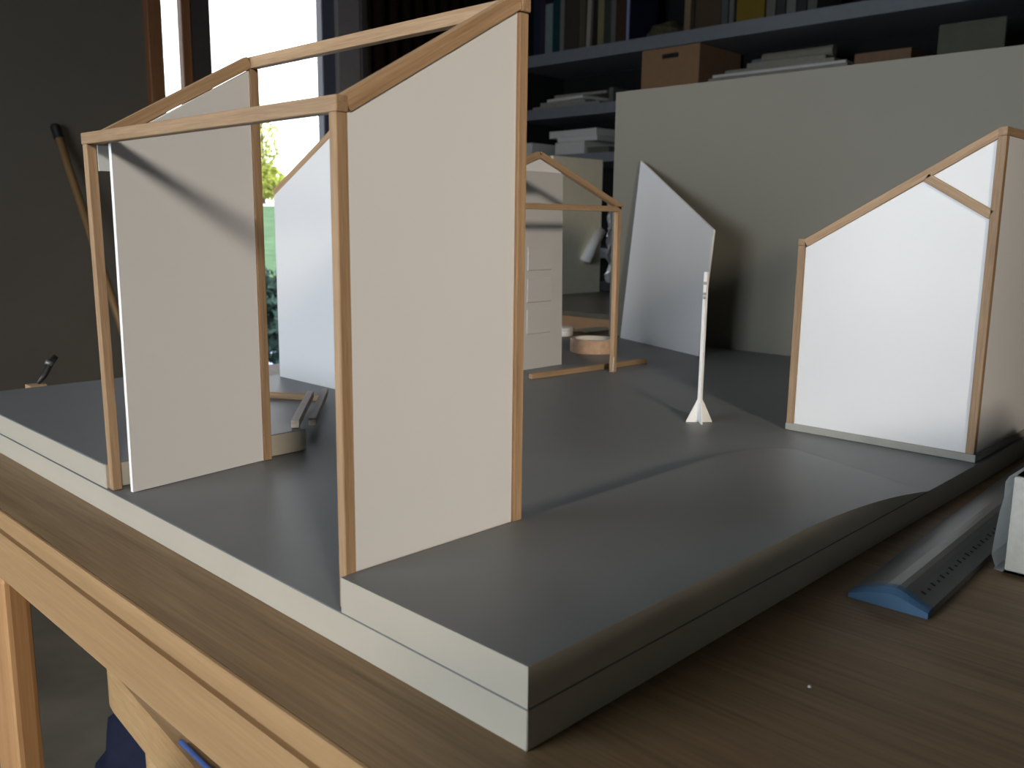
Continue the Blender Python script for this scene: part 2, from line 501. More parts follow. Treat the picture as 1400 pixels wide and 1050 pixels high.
for y in (0.44, 0.70):
    mesh_obj('back_post', tube_bm([(0.455, y, -0.29), (0.475, y, -0.15)], 0.011, 10), 'seat', ch, smooth=True)
box('back_rail', 0.463, 0.485, 0.42, 0.72, -0.17, -0.10, 'seat', ch, bev=0.006, seg=2)

# blue bag on the floor
bg_ = thing('cloth_bag', 'dark blue cloth bag on the floor below the table', 'bag', (0.42, 1.06, FZ))
b = bmesh.new()
bmesh.ops.create_icosphere(b, subdivisions=4, radius=1)
for v in b.verts:
    n_ = v.co.normalized()
    d = 1 + 0.22 * noise.noise(n_ * 2.3) + 0.08 * noise.noise(n_ * 6)
    v.co = Vector((n_.x * 0.19 * d, n_.y * 0.17 * d, max(-0.12, n_.z * 0.13 * d) + 0.12))
mesh_obj('body', b, 'bluebag', bg_, Matrix.Translation((0.42, 1.06, FZ)), smooth=True)
mesh_obj('strap', tube_bm([(0.36, 0.90, FZ + 0.08), (0.37, 0.92, FZ + 0.20), (0.43, 0.98, FZ + 0.262), (0.50, 1.02, FZ + 0.24), (0.53, 0.98, FZ + 0.12)], 0.010, 8), 'bluebag', bg_, smooth=True)
tag(mesh_obj('cable', tube_bm([(0.1009, 0.535, -0.2765), (0.1001, 0.5116, -0.2765), (0.0990, 0.4783, -0.2765), (0.1005, 0.440, -0.2765)], 0.0024, 8), 'bluerope', None, smooth=True), 'bright blue cable lying along the edge of the chair seat', 'cable')

# ================================================================== model base
BX, BY = 0.985, 0.748
Y1, Y2 = 0.1233, 0.4036
base = thing('model_base', 'grey painted two layer base board of the architectural model', 'base board', (0, 0, 0))
top_paint(box('lower_slab', 0, BX, 0, BY, 0, T - 0.0002, 'mdf', base, bev=0.0004))
# near platform that thins out to a ramp towards the small white house
def sm(t):
    t = max(0.0, min(1.0, t)); return t * t * (3 - 2 * t)
b = bmesh.new()
NX, NY = 60, 8
grid_t, grid_b = [], []
for i in range(NX + 1):
    ct, cb = [], []
    for j in range(NY + 1):
        v = j / NY
        y = Y1 * v
        xe = 0.418 + 0.045 * v
        xs = 0.225 + 0.10 * v
        x = xe * i / NX
        z = T + (T - 0.0005) * (1 - max(0.0, (x - xs) / (xe - xs)) ** 1.8) + 0.0005
        if i == 0: z = 2 * T
        ct.append(b.verts.new((x, y, z)))
        cb.append(b.verts.new((x, y, T + 0.0003)))
    grid_t.append(ct); grid_b.append(cb)
for i in range(NX):
    for j in range(NY):
        b.faces.new((grid_t[i][j], grid_t[i + 1][j], grid_t[i + 1][j + 1], grid_t[i][j + 1]))
        b.faces.new((grid_b[i][j], grid_b[i][j + 1], grid_b[i + 1][j + 1], grid_b[i + 1][j]))
    b.faces.new((grid_b[i][0], grid_b[i + 1][0], grid_t[i + 1][0], grid_t[i][0]))
    b.faces.new((grid_b[i + 1][NY], grid_b[i][NY], grid_t[i][NY], grid_t[i + 1][NY]))
for j in range(NY):
    b.faces.new((grid_b[0][j + 1], grid_b[0][j], grid_t[0][j], grid_t[0][j + 1]))
    b.faces.new((grid_b[NX][j], grid_b[NX][j + 1], grid_t[NX][j + 1], grid_t[NX][j]))
bmesh.ops.recalc_face_normals(b, faces=b.faces)
top_paint(mesh_obj('ramp_platform', b, 'mdf', base))
top_paint(box('raised_platform', 0, 0.1625, Y2, BY, T + 0.0003, 2 * T, 'mdf', base, bev=0.0006))

# ================================================================== open frame house at the left edge
EAVE, BTOP = 0.2513, 0.2586
hf = thing('frame_house', 'open oak frame house with two white walls at the left edge of the base', 'model house', (0.064, 0.264, T))
xa, xc, x1 = 0.0052, 0.0064, 0.1228          # post centres
ya, yc = 0.3997, 0.1272          # far and near frames
bar('post', (xc, 0.1264, T + 0.0003), (xc, 0.1264, EAVE), 0.0064, 0.0056, 'oak', hf)
bar('post', (xa, ya, T + 0.0003), (xa - 0.0022, ya, EAVE), 0.0063, S, 'oak', hf)
bar('post', (x1, yc, T + 0.0003), (x1, yc, 0.3120), S, S, 'oak', hf)
bar('post', (x1, ya, T + 0.0003), (x1, ya, 0.3130), S, S, 'oak', hf)
bar('eave_beam', (0.0064, 0.1230, 0.2549), (0.0030, 0.4045, 0.2549), S, 0.0073, 'oak', hf)
bar('ridge_beam', (0.1230, 0.1225, 0.3165), (0.1230, 0.4075, 0.3172), S, 0.0080, 'oak', hf)
for y in (yc, ya):
    bar('rafter', (0.0099, y, 0.2554), (0.1195, y, 0.3174), S, 0.0082, 'oak', hf)
# walls: white boards under the rafters
slope = (0.3174 - 0.2554) / (0.1195 - 0.0099)
def rz(x, off):            # underside of rafter
    return 0.2554 + (x - 0.0096) * slope - off
w2 = [(0.0098, T + 0.0003), (0.1193, T + 0.0003), (0.1193, rz(0.1193, 0.0049)), (0.0098, rz(0.0098, 0.0049))]
slab('wall_board', w2, 0.003, (0, 0.1290, 0), (1, 0, 0), (0, 0, 1), ['white', 'foamedge'], hf)
ux = Vector((0.1115, 0.0150, 0)).normalized()
w1 = [(0, T + 0.0002), (0.1105, T + 0.0002), (0.1105, 0.3118), (0.0, 0.2515)]
slab('wall_board', w1, 0.003, (0.0100, 0.3868, 0), ux, (0, 0, 1), ['white', 'foamedge'], hf)
box('acrylic_tab', 0.0092, 0.0165, 0.4022, 0.4036, 0.2350, 0.2513, 'acrylic', hf)

# ================================================================== small house by the right edge
HX = 0.530
hp = thing('gable_house', 'white walled half gable house with oak frame on a grey plinth', 'model house', (0.60, 0.086, T))
b = box_bm(HX, HX + 0.165, 0.0030, 0.1690, T, 0.0245, 0.0004)
mesh_obj('plinth', b, 'plinth', hp)
PZ = 0.0245
yl, yr = 0.1648, 0.0078
bar('post', (HX + S / 2, yl, PZ), (HX + S / 2, yl, 0.1880), S, S, 'oak', hp)
bar('post', (HX + S / 2, yr, PZ), (HX + S / 2, yr, 0.2745), S, S, 'oak', hp)
box('eave_beam', HX, HX + 0.165, yl - S / 2, yl + S / 2, 0.1880, 0.1942, 'oak', hp, bev=0.0004)
bar('ridge_beam', (HX - 0.0002, yr, 0.2780), (HX + 0.165, yr, 0.2780), S, 0.0070, 'oak', hp)
bar('rafter', (HX + S / 2, yl - S / 2 - 0.0002, 0.1902), (HX + S / 2, yr + S / 2 - 0.0015, 0.2774), S, 0.0070, 'oak', hp)
sl = (0.2766 - 0.1902) / (yl - yr - S)
bar('tie', (HX + S / 2, 0.0618, 0.2450), (HX + S / 2, yr + S / 2 - 0.001, 0.2150), S, 0.0072, 'oak', hp)
def hz(y): return 0.1902 + (yl - S / 2 - y) * sl - 0.0041
pts = [(-yl + S / 2, PZ), (-yr - S / 2, PZ), (-yr - S / 2, hz(yr + S / 2)), (-yl + S / 2, hz(yl - S / 2))]
slab('wall_board', pts, 0.003, (HX + 0.0052, 0, 0), (0, -1, 0), (0, 0, 1), ['white', 'foamedge'], hp)
slab('wall_board', [(HX + S, PZ), (HX + 0.160, PZ), (HX + 0.160, 0.2745), (HX + S, 0.2745)], 0.003, (0, yr - 0.0002, 0), (1, 0, 0), (0, 0, 1), ['white', 'foamedge'], hp)

# ================================================================== half gable wall behind the frame house
gw = thing('gable_wall', 'tall white half gable wall with oak rafter near the glazed door', 'model wall', (0.344, 0.66, T))
GX = 0.342
pts = [(-0.7345, T), (-0.588, T), (-0.588, 0.2334 + (0.7345 - 0.588) * 0.51), (-0.7345, 0.2334)]
slab('wall_board', pts, 0.003, (GX, 0, 0), (0, -1, 0), (0, 0, 1), ['white', 'foamedge'], gw)
bar('rafter', (GX + 0.0015, 0.7370, 0.2363), (GX + 0.0015, 0.5880, 0.2363 + 0.149 * 0.51), S, 0.0095, 'oak', gw)
bar('post', (GX + 0.0015, 0.5843, T), (GX + 0.0015, 0.5843, 0.308), S, S, 'oak', gw)

# ================================================================== white door wall
dw = thing('door_wall', 'pale grey card wall with embossed door panels behind the gable frame', 'model wall', (0.60, 0.5715, T))
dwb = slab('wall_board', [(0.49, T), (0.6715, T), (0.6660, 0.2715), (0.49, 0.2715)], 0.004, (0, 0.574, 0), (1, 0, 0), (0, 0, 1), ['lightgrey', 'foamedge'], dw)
for z0, z1 in ((0.146, 0.176), (0.105, 0.136), (0.064, 0.096)):
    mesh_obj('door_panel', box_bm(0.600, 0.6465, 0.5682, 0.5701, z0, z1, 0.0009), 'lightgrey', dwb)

# ================================================================== gable frame
gf = thing('timber_gable', 'open oak gable frame with tie beam standing mid board', 'model frame', (0.526, 0.484, T))
Yg = 0.484
for s in (-1, 1):
    bar('post', (0.5262 + s * 0.1470, Yg, T), (0.5262 + s * 0.1470, Yg, 0.2210), S, S, 'oak', gf)
    bar('rafter', (0.5262 + s * 0.1515, Yg, 0.2265), (0.5262 + s * 0.0006, Yg, 0.2812), S, 0.0070, 'oak', gf)
bar('tie_beam', (0.376, Yg, 0.2242), (0.6765, Yg, 0.2242), S, 0.0068, 'oak', gf)
slab('gable_board', [(0.5262 - 0.044, 0.2627), (0.5262 + 0.044, 0.2627), (0.5262, 0.2784)], 0.0016, (0, Yg + 0.0025, 0), (1, 0, 0), (0, 0, 1), ['white', 'foamedge'], gf)
bar('glue_bead', (0.6690, Yg - 0.0036, T + 0.002), (0.6702, Yg - 0.0036, T + 0.020), 0.0012, 0.0012, 'acrylic', gf)

bar_o = bar('wood_strip', (0.5540, 0.5180, T + S / 2), (0.7680, 0.5010, T + S / 2), S, S, 'oak')
tag(bar_o, 'loose oak strip lying on the base at the gable frame foot', 'strip')

# fallen strips in front of the gable wall
fr = thing('fallen_frame', 'fallen frame of oak strips propped on the raised platform corner', 'strips', (0.28, 0.58, T))
bar('rail', (0.2330, 0.6700, T + S / 2), (0.2905, 0.5690, T + S / 2), S, S, 'oak', fr)
bar('leg', (0.2660, 0.5560, T + 0.0125), (0.1555, 0.4090, 2 * T + 0.0042), S, S, 'walnut_grey', fr)
bar('leg', (0.2925, 0.5690, T + 0.0105), (0.1960, 0.4460, 0.0300), S, S, 'walnut_grey', fr)

# ================================================================== tilted white panel against the grey board
ev = Vector((-0.3791, -0.9253, 0))
tl = math.radians(4.5)
uv = Vector((0.9253 * math.sin(tl), -0.3791 * math.sin(tl), math.cos(tl)))
lp = slab('slanted_card', [(0.0, 0.0), (0.2247, 0.0), (0.2268, 0.1816), (0.0080, 0.2915)], 0.003, (0.9681, 0.6950, T), ev, uv, ['white', 'foamedge'])
tag(lp, 'white slant topped panel leaning against the big grey board', 'panel')

# ================================================================== white rod with finned foot
rd = thing('rod_stand', 'thin white rod standing on a finned triangular foot', 'rod', (0.497, 0.2415, T))
rx, ry = 0.497, 0.2415
bar('rod', (rx, ry, T + 0.002), (rx + 0.0006, ry + 0.0002, 0.1620), 0.0036, 0.0036, 'foamedge', rd, bev=0.0003)
for k in range(4):
    a = math.radians(-44 + 90 * k)
    u = Vector((math.cos(a), math.sin(a), 0))
    slab('fin', [(0.0012, 0.0), (0.0125, 0.0), (0.0125, 0.0012), (0.0016, 0.0240)], 0.0010, Vector((rx, ry, T)) - u.cross(Vector((0, 0, 1))) * 0.0005, u, (0, 0, 1), ['foamedge', 'foamedge'], rd)
for z in (0.150, 0.140, 0.1365):
    mesh_obj('glue_mark', box_bm(rx - 0.0023, rx - 0.0016, ry - 0.0023, ry + 0.0010, z, z + 0.0028, 0.0002), 'plinth', rd)

# ================================================================== big grey board
gp = box('grey_board', 0.993, 1.005, -0.06, 0.743, 0.0, 0.4225, 'grey', None, bev=0.0008)
tag(gp, 'large plain grey board standing upright behind the model', 'board')

# ================================================================== tape roll and scraps
tp = thing('tape_roll', 'roll of brown packing tape lying on the base behind the strip', 'tape', (0.803, 0.622, T))
mesh_obj('tape', lathe_bm([(0.0290, 0.0), (0.0345, 0.0), (0.0350, 0.0010), (0.0350, 0.0190), (0.0345, 0.0200), (0.0290, 0.0200)], 40), 'kraft', tp, Matrix.Translation((0.803, 0.622, T)), smooth=False)
mesh_obj('core', lathe_bm([(0.0270, 0.0), (0.0290, 0.0), (0.0290, 0.0202), (0.0270, 0.0202)], 40), 'tapecore', tp, Matrix.Translation((0.803, 0.622, T)))
wb = thing('white_jar', 'small white lidded jar on the table behind the base', 'jar', (1.03, 0.88, 0))
mesh_obj('body', lathe_bm([(0.0001, 0), (0.018, 0), (0.019, 0.002), (0.019, 0.010), (0.017, 0.011), (0.0001, 0.011)], 24), 'paperwhite', wb, Matrix.Translation((1.03, 0.88, 0)), smooth=False)
mesh_obj('lid', lathe_bm([(0.0001, 0.011), (0.0195, 0.011), (0.0195, 0.015), (0.018, 0.016), (0.0001, 0.016)], 24), 'paperwhite', wb, Matrix.Translation((1.03, 0.88, 0)))
b = bmesh.new()
g = [[b.verts.new((0.10 * i / 8, 0.05 * j / 4, 0.002 + 0.006 * noise.noise(Vector((i * 0.4, j * 0.5, 3))) ** 2)) for j in range(5)] for i in range(9)]
for i in range(8):
    for j in range(4):
        b.faces.new((g[i][j], g[i + 1][j], g[i + 1][j + 1], g[i][j + 1]))
bmesh.ops.solidify(b, geom=list(b.faces), thickness=0.0006)
tag(mesh_obj('paper_scrap', b, 'cream', None, Matrix.Translation((1.075, 0.862, 0.0012))), 'curled cream paper scrap on the table beside the white jar', 'paper')

# small brush lying behind the base
kb = thing('brush', 'dark handled brush propped up behind the raised platform', 'brush', (0.10, 0.85, 0))
mesh_obj('handle', tube_bm([(0.102, 0.850, 0.022), (0.110, 0.852, 0.030), (0.118, 0.854, 0.043), (0.125, 0.855, 0.050)], [0.0022, 0.0034, 0.0038, 0.0030], 10), 'black', kb, smooth=True)
mesh_obj('ferrule', tube_bm([(0.1150, 0.8525, 0.0415), (0.1175, 0.8530, 0.0450)], 0.0042, 10), 'alu', kb, smooth=True)
box('rest_block', 0.091, 0.109, 0.842, 0.858, 0.0, 0.0215, 'oak', kb, bev=0.0006)

# ================================================================== scale ruler and thick book
ru = thing('scale_ruler', 'grey metal ruler with blue end cap lying on the table', 'ruler', (0.24, -0.045, 0))
RL = 0.50
b = bmesh.new()
NP = 14
w_ = 0.0425
PR = [(0, .0042), (.2, .0074), (.32, .0100), (.42, .0112), (.55, .0109), (.75, .0080), (1, .0034)]
def rprof(t):     # cross section, t 0..1 across
    for (a_, za), (b_, zb) in zip(PR, PR[1:]):
        if t <= b_:
            return (-w_ / 2 + w_ * t, za + (zb - za) * (t - a_) / (b_ - a_))
    return (w_ / 2, PR[-1][1])
A = [(-w_ / 2, 0.0)] + [rprof(k / NP) for k in range(NP + 1)] + [(w_ / 2, 0.0)]
def extr(x0, x1, prof, grow=0.0):
    bb = bmesh.new()
    l = [bb.verts.new((x0, y * (1 + grow), z * (1 + grow))) for y, z in prof]
    r = [bb.verts.new((x1, y * (1 + grow), z * (1 + grow))) for y, z in prof]
    n = len(prof)
    for i in range(n):
        bb.faces.new((l[i], l[(i + 1) % n], r[(i + 1) % n], r[i]))
    bb.faces.new(l); bb.faces.new(r[::-1])
    bmesh.ops.recalc_face_normals(bb, faces=bb.faces)
    return bb
b.free()
rw = Matrix.Translation((0.2385, -0.0445, 0)) @ Matrix.Rotation(math.radians(2.2), 4, 'Z')
rub = mesh_obj('body', extr(0.0045, RL, A), 'alu', ru, rw)
def cap_bm():
    bb = bmesh.new()
    fs = (0.0, 0.74), (0.0035, 1.0), (0.0085, 1.02)
    rings = [[bb.verts.new((x, y, z * k)) for y, z in A] for x, k in fs]
    n = len(A)
    for P, Q in zip(rings, rings[1:]):
        for i in range(n):
            bb.faces.new((P[i], P[(i + 1) % n], Q[(i + 1) % n], Q[i]))
    bb.faces.new(rings[0]); bb.faces.new(rings[-1][::-1])
    bmesh.ops.recalc_face_normals(bb, faces=bb.faces)
    return bb
mesh_obj('end_cap', cap_bm(), 'bluecap', ru, rw)
mesh_obj('end_cap', extr(RL, RL + 0.0045, A, 0.03), 'bluecap', ru, rw)
tk = bmesh.new()
t_ = 0.155
y_, z_ = rprof(t_)
for k in range(58):
    x = 0.0165 + 0.0080 * k
    L = 0.0026 if k % 2 == 0 else 0.0016
    y2, z2 = rprof(t_ + L / w_)
    for dx in (0,):
        vs_ = [tk.verts.new((x - 0.0011, y_, z_ + 0.00025)), tk.verts.new((x + 0.0011, y_, z_ + 0.00025)), tk.verts.new((x + 0.0011, y2, z2 + 0.00025)), tk.verts.new((x - 0.0011, y2, z2 + 0.00025))]
        tk.faces.new(vs_)
bmesh.ops.solidify(tk, geom=list(tk.faces), thickness=-0.0001)
mesh_obj('scale_marks', tk, 'ink', rub, rw)

bk = thing('thick_book', 'thick white book lying flat over the end of the ruler', 'book', (0.42, -0.13, 0.0))
bw = Matrix.Translation((0.3370, -0.0700, 0.0))
# local: x runs away along the pages, y negative is the width; spine on the camera's left
BH = 0.062
mesh_obj('page_block', box_bm(0.003, 0.235, -0.165, -0.0040, 0.0019, BH - 0.0017, 0.0008), 'pages', bk, bw)
def sheet(name, pts, x0_, x1_, th, m):
    """thin cover: polyline in y-z, extruded along x"""
    bb = bmesh.new()
    l = [bb.verts.new((x0_, y, z)) for y, z in pts]
    r = [bb.verts.new((x1_, y, z)) for y, z in pts]
    for i in range(len(pts) - 1):
        bb.faces.new((l[i], l[i + 1], r[i + 1], r[i]))
    bmesh.ops.solidify(bb, geom=list(bb.faces), thickness=th)
    return mesh_obj(name, bb, m, bk, bw)
sp = [(-0.170, 0.0018), (-0.004, 0.0018), (0.0010, 0.0020), (0.0002, 0.0040), (0.0014, 0.0067), (0.0029, 0.0110), (0.0022, 0.024), (0.0011, 0.038), (-0.0004, 0.047), (-0.0003, 0.0570), (-0.0020, 0.0605), (-0.006, BH), (-0.012, BH)]
sheet('spine_cover', sp, 0.0, 0.240, 0.0016, 'bookcover')
sheet('front_cover', [(-0.012, BH), (-0.170, BH)], 0.0, 0.240, 0.0016, 'bookgrey')

# ================================================================== unseen box and cabinet added to shade the near base
sb = thing('shade_box', 'low grey lidded box added out of view to shade the near base', 'box', (0.165, -0.40, 0))
box('body', -0.04, 0.37, -0.50, -0.30, 0.0, 0.130, 'bookgrey', sb, bev=0.003)
box('lid', -0.044, 0.374, -0.504, -0.296, 0.130, 0.160, 'bookgrey', sb, bev=0.003)
sb = thing('shade_cabinet', 'narrow grey cabinet added out of view to shade the near base corner', 'cabinet', (-0.14, -0.41, FZ))  # added out of view, only to shade the near corner of the base
box('body', -0.215, -0.058, -0.50, -0.312, FZ, 0.168, 'bookgrey', sb, bev=0.003)
for k in range(4):
    d_ = box('drawer', -0.205, -0.068, -0.506, -0.5005, FZ + 0.03 + 0.21 * k, FZ + 0.22 + 0.21 * k, 'grey', sb, bev=0.002)
    box('handle', -0.17, -0.10, -0.520, -0.5065, FZ + 0.12 + 0.21 * k, FZ + 0.13 + 0.21 * k, 'alu', d_, bev=0.002)
# ================================================================== pole leaning on the dark wall
po = thing('leaning_pole', 'wooden pole with black cap leaning against the dark wall', 'pole', (1.10, 2.6, FZ))
pt, pbm = Vector((0.893, 2.968, 0.470)), Vector((1.075, 2.62, FZ + 0.002))
dv = (pt - pbm).normalized()
L = (pt - pbm).length
ax = Matrix.Translation(pbm) @ dv.to_track_quat('X', 'Z').to_matrix().to_4x4()
mesh_obj('shaft', tube_bm([(0, 0, 0), (L, 0, 0)], 0.0125, 16), 'pole', po, ax, smooth=True)
mesh_obj('cap', tube_bm([(L - 0.004, 0, 0), (L + 0.036, 0, 0), (L + 0.042, 0, 0)], [0.0155, 0.0155, 0.010], 16), 'black', po, ax)

# ================================================================== shelving along the right wall
SX0, SX1, SY0, SY1 = 3.0, 3.36, -1.6, 2.93
sh = thing('shelving', 'long blue grey shelving unit along the far wall', 'shelves', (3.2, 0.7, FZ))
for z0, z1 in ((0.940, 0.993), (0.698, 0.7455), (0.488, 0.530), (1.36, 1.41), (0.06, 0.105), (-0.36, -0.315)):
    box('shelf', SX0, SX1, SY0, SY1, z0, z1, 'shelf', sh, bev=0.001)
box('back_panel', SX1, SX1 + 0.02, SY0, SY1, FZ, 1.41, 'shelfback', sh)
for y in (SY1, 0.50, SY0 - 0.03):
    box('upright', SX0 + 0.02, SX1, y, y + 0.03, FZ, 1.41, 'shelfback' if y > 0.6 else 'shelf', sh)

def book(name, label, y0, y1, zb, h, depth, col, x=3.03, tilt=0.0, group='books on the upper shelf'):
    m = plain('cover_' + label[:20].replace(' ', '_'), col, 0.45, 0.4)
    rot = Matrix.Rotation(math.radians(tilt), 4, 'X')
    o = thing(name, label, 'book', (x, (y0 + y1) / 2, zb), group, rot)
    wmx = PW[o.name]
    t = (y1 - y0) / 2
    bb = box_bm(0, depth, -t, -t + 0.0025, 0, h)
    box_bm(0, depth, t - 0.0025, t, 0, h, bm=bb)
    box_bm(0, 0.0025, -t + 0.0025, t - 0.0025, 0, h, bm=bb)
    mesh_obj('cover', bb, m, o, wmx)
    mesh_obj('page_block', box_bm(0.003, depth - 0.004, -t + 0.0027, t - 0.0027, 0.003, h - 0.004), 'pages', o, wmx)
    return o
ys = [2.842, 2.804, 2.767, 2.72, 2.675, 2.648, 2.559, 2.52, 2.486, 2.452, 2.415, 2.377, 2.349, 2.296, 2.269]
bd = [('navy book first from the left on the upper shelf', (0.02, 0.03, 0.05), 0.27),
      ('dark purple book between the navy and pale teal books', (0.04, 0.03, 0.06), 0.27),
      ('shorter pale grey teal book on the upper shelf', (0.22, 0.27, 0.27), 0.225),
      ('dark teal book right of the pale teal book', (0.01, 0.05, 0.06), 0.27),
      ('slim grey book beside the wide brown binder', (0.20, 0.19, 0.17), 0.27),
      ('wide dark brown binder on the upper shelf', (0.055, 0.045, 0.035), 0.29),
      ('olive book right of the wide brown binder', (0.09, 0.08, 0.05), 0.26),
      ('pale grey slightly tilted book on the upper shelf', (0.34, 0.31, 0.27), 0.27),
      ('nearly black book right of the tilted pale book', (0.02, 0.017, 0.012), 0.26),
      ('tan olive book on the upper shelf', (0.22, 0.19, 0.10), 0.28),
      ('dark green book right of the tan book', (0.04, 0.05, 0.035), 0.27),
      ('mid grey book right of the dark green book', (0.13, 0.125, 0.115), 0.27),
      ('chocolate brown book beside the blue book', (0.05, 0.025, 0.015), 0.26),
      ('thin blue and white book last in the row', (0.02, 0.022, 0.05), 0.235)]
for i, (lb, c, hgt) in enumerate(bd):
    if 'tilted' in lb:
        book('book', lb, ys[i + 1] + 0.008, ys[i] - 0.004, 0.9945, hgt, 0.2, c, tilt=1.5)
    else:
        o = book('book', lb, ys[i + 1] + 0.001, ys[i] - 0.001, 0.9935, hgt, 0.2, c)
        if 'blue and white' in lb:
            box('spine_label', 3.0285, 3.0298, 2.276, 2.289, 0.9945, 1.175, plain('pale_blue_spine', (0.26, 0.30, 0.46), 0.5), o)
            box('spine_label', 3.0285, 3.0298, 2.273, 2.292, 1.180, 1.215, 'red', o)

def pile(name, label, cat, layers, group=None):
    """layers: (x0, y0, x1, y1, z0, z1, rotz, mat)"""
    l0 = layers[0]
    o = thing(name, label, cat, ((l0[0] + l0[2]) / 2, (l0[1] + l0[3]) / 2, l0[4]), group)
    for k, (a, b_, c, d, z0, z1, rz_, m) in enumerate(layers):
        cx, cy = (a + c) / 2, (b_ + d) / 2
        wmx = Matrix.Translation((cx, cy, z0)) @ Matrix.Rotation(math.radians(rz_), 4, 'Z')
        mesh_obj('sheaf', box_bm(-(c - a) / 2, (c - a) / 2, -(d - b_) / 2, (d - b_) / 2, 0, z1 - z0, 0.0015), m, o, wmx)
    return o
def single(name, label, cat, l, group=None):
    a, b_, c, d, z0, z1, rz_, m = l
    wmx = Matrix.Translation(((a + c) / 2, (b_ + d) / 2, z0)) @ Matrix.Rotation(math.radians(rz_), 4, 'Z')
    o = mesh_obj(name, box_bm(-(c - a) / 2, (c - a) / 2, -(d - b_) / 2, (d - b_) / 2, 0, z1 - z0, 0.0015), m, None, wmx)
    return tag(o, label, cat, group)

# upper shelf, right of the books
cb = thing('curled_cloth', 'dark olive folded cloth on the upper shelf by the books', 'cloth', (3.14, 2.15, 0.9945))
b = bmesh.new()
bmesh.ops.create_icosphere(b, subdivisions=3, radius=1)
for v in b.verts:
    n_ = v.co.normalized()
    d = 1 + 0.3 * noise.noise(n_ * 2.1 + Vector((4, 1, 0)))
    v.co = Vector((n_.x * 0.08 * d, n_.y * 0.09 * d, max(-0.03, n_.z * 0.045 * d) + 0.03))
mesh_obj('folds', b, plain('olive_cloth', (0.10, 0.085, 0.05), 0.9, 0.1, var=0.3), cb, Matrix.Translation((3.14, 2.15, 0.9945)), smooth=True)
single('rolled_print', 'tan rolled print standing on the upper shelf', 'roll', (3.06, 1.985, 3.09, 2.015, 0.994, 1.24, 0, plain('tan_roll', (0.22, 0.16, 0.09), 0.7)))
single('carton', 'dark brown carton standing on the upper shelf', 'box', (3.05, 1.835, 3.28, 1.955, 0.994, 1.22, 0, plain('carton_brown', (0.07, 0.045, 0.022), 0.8)))
book('book', 'grey spined book left of the yellow book', 1.790, 1.820, 0.9935, 0.25, 0.2, (0.08, 0.09, 0.09))
book('book', 'slim pale book touching the yellow book', 1.764, 1.784, 0.9935, 0.25, 0.2, (0.13, 0.13, 0.12))
book('book', 'wide yellow book on the upper shelf', 1.630, 1.750, 0.9935, 0.24, 0.2, (0.18, 0.12, 0.006))
for k in range(5):
    book('book', ['grey white book right of the yellow book', 'dark grey book second right of the yellow book', 'pale book third right of the yellow book',
                  'black grey book fourth right of the yellow book', 'light grey book at the right end of the upper shelf'][k],
         1.585 - k * 0.042, 1.622 - k * 0.042, 0.9935, 0.24 + 0.01 * (k % 3), 0.2, [(0.14, 0.13, 0.115), (0.03, 0.03, 0.028), (0.15, 0.145, 0.13), (0.025, 0.025, 0.025), (0.10, 0.10, 0.09)][k])

# middle shelf
cx = thing('cardboard_box', 'brown cardboard box with hand slot on the middle shelf', 'box', (3.15, 2.03, 0.7455))
def cbox():
    x0_, x1_, y0_, y1_, z0_, z1_ = 3.0, 3.32, 1.893, 2.178, 0.7457, 0.936
    hy0, hy1, hz0, hz1 = 1.993, 2.076, 0.893, 0.912
    bb = bmesh.new()
    th = 0.006
    for q in ((y0_, hy0, z0_, z1_), (hy1, y1_, z0_, z1_), (hy0, hy1, z0_, hz0), (hy0, hy1, hz1, z1_)):
        box_bm(x0_, x0_ + th, q[0], q[1], q[2], q[3], bm=bb)
    box_bm(x0_ + th, x1_, y0_, y0_ + th, z0_, z1_, bm=bb)
    box_bm(x0_ + th, x1_, y1_ - th, y1_, z0_, z1_, bm=bb)
    box_bm(x1_ - th, x1_, y0_ + th, y1_ - th, z0_, z1_, bm=bb)
    box_bm(x0_ + th, x1_ - th, y0_ + th, y1_ - th, z0_, z0_ + th, bm=bb)
    box_bm(x0_ + th, x1_ - th, y0_ + th, y1_ - th, z1_ - th, z1_, bm=bb)
    return bb
mesh_obj('body', cbox(), 'card', cx)
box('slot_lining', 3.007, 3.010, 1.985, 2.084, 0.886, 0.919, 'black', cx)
pile('paper_pile', 'sloping pile of pale papers on the middle shelf left of the cardboard box', 'papers',
     [(3.02, 2.42, 3.26, 2.83, 0.7457, 0.758, 0, 'paper'), (3.03, 2.53, 3.25, 2.79, 0.758, 0.776, 4, 'paper'),
      (3.02, 2.50, 3.24, 2.74, 0.776, 0.790, -6, 'paperwhite'), (3.03, 2.40, 3.2, 2.70, 0.790, 0.803, 3, 'paper')])
single('leaning_folder', 'dark grey folder leaning at the end of the sloping paper pile', 'folder', (3.04, 2.36, 3.25, 2.385, 0.7457, 0.812, 0, plain('folder_grey', (0.13, 0.13, 0.12), 0.6)))
pile('paper_pile', 'wide flat pile of drawings on the middle shelf right of the cardboard box', 'papers',
     [(3.02, 1.28, 3.3, 1.86, 0.7457, 0.795, 0, 'paper'), (3.02, 1.29, 3.3, 1.84, 0.795, 0.806, 1, 'paperwhite'), (3.03, 1.33, 3.3, 1.79, 0.806, 0.820, -1, 'paper'), (3.04, 1.38, 3.28, 1.70, 0.820, 0.838, 2, 'paper')])
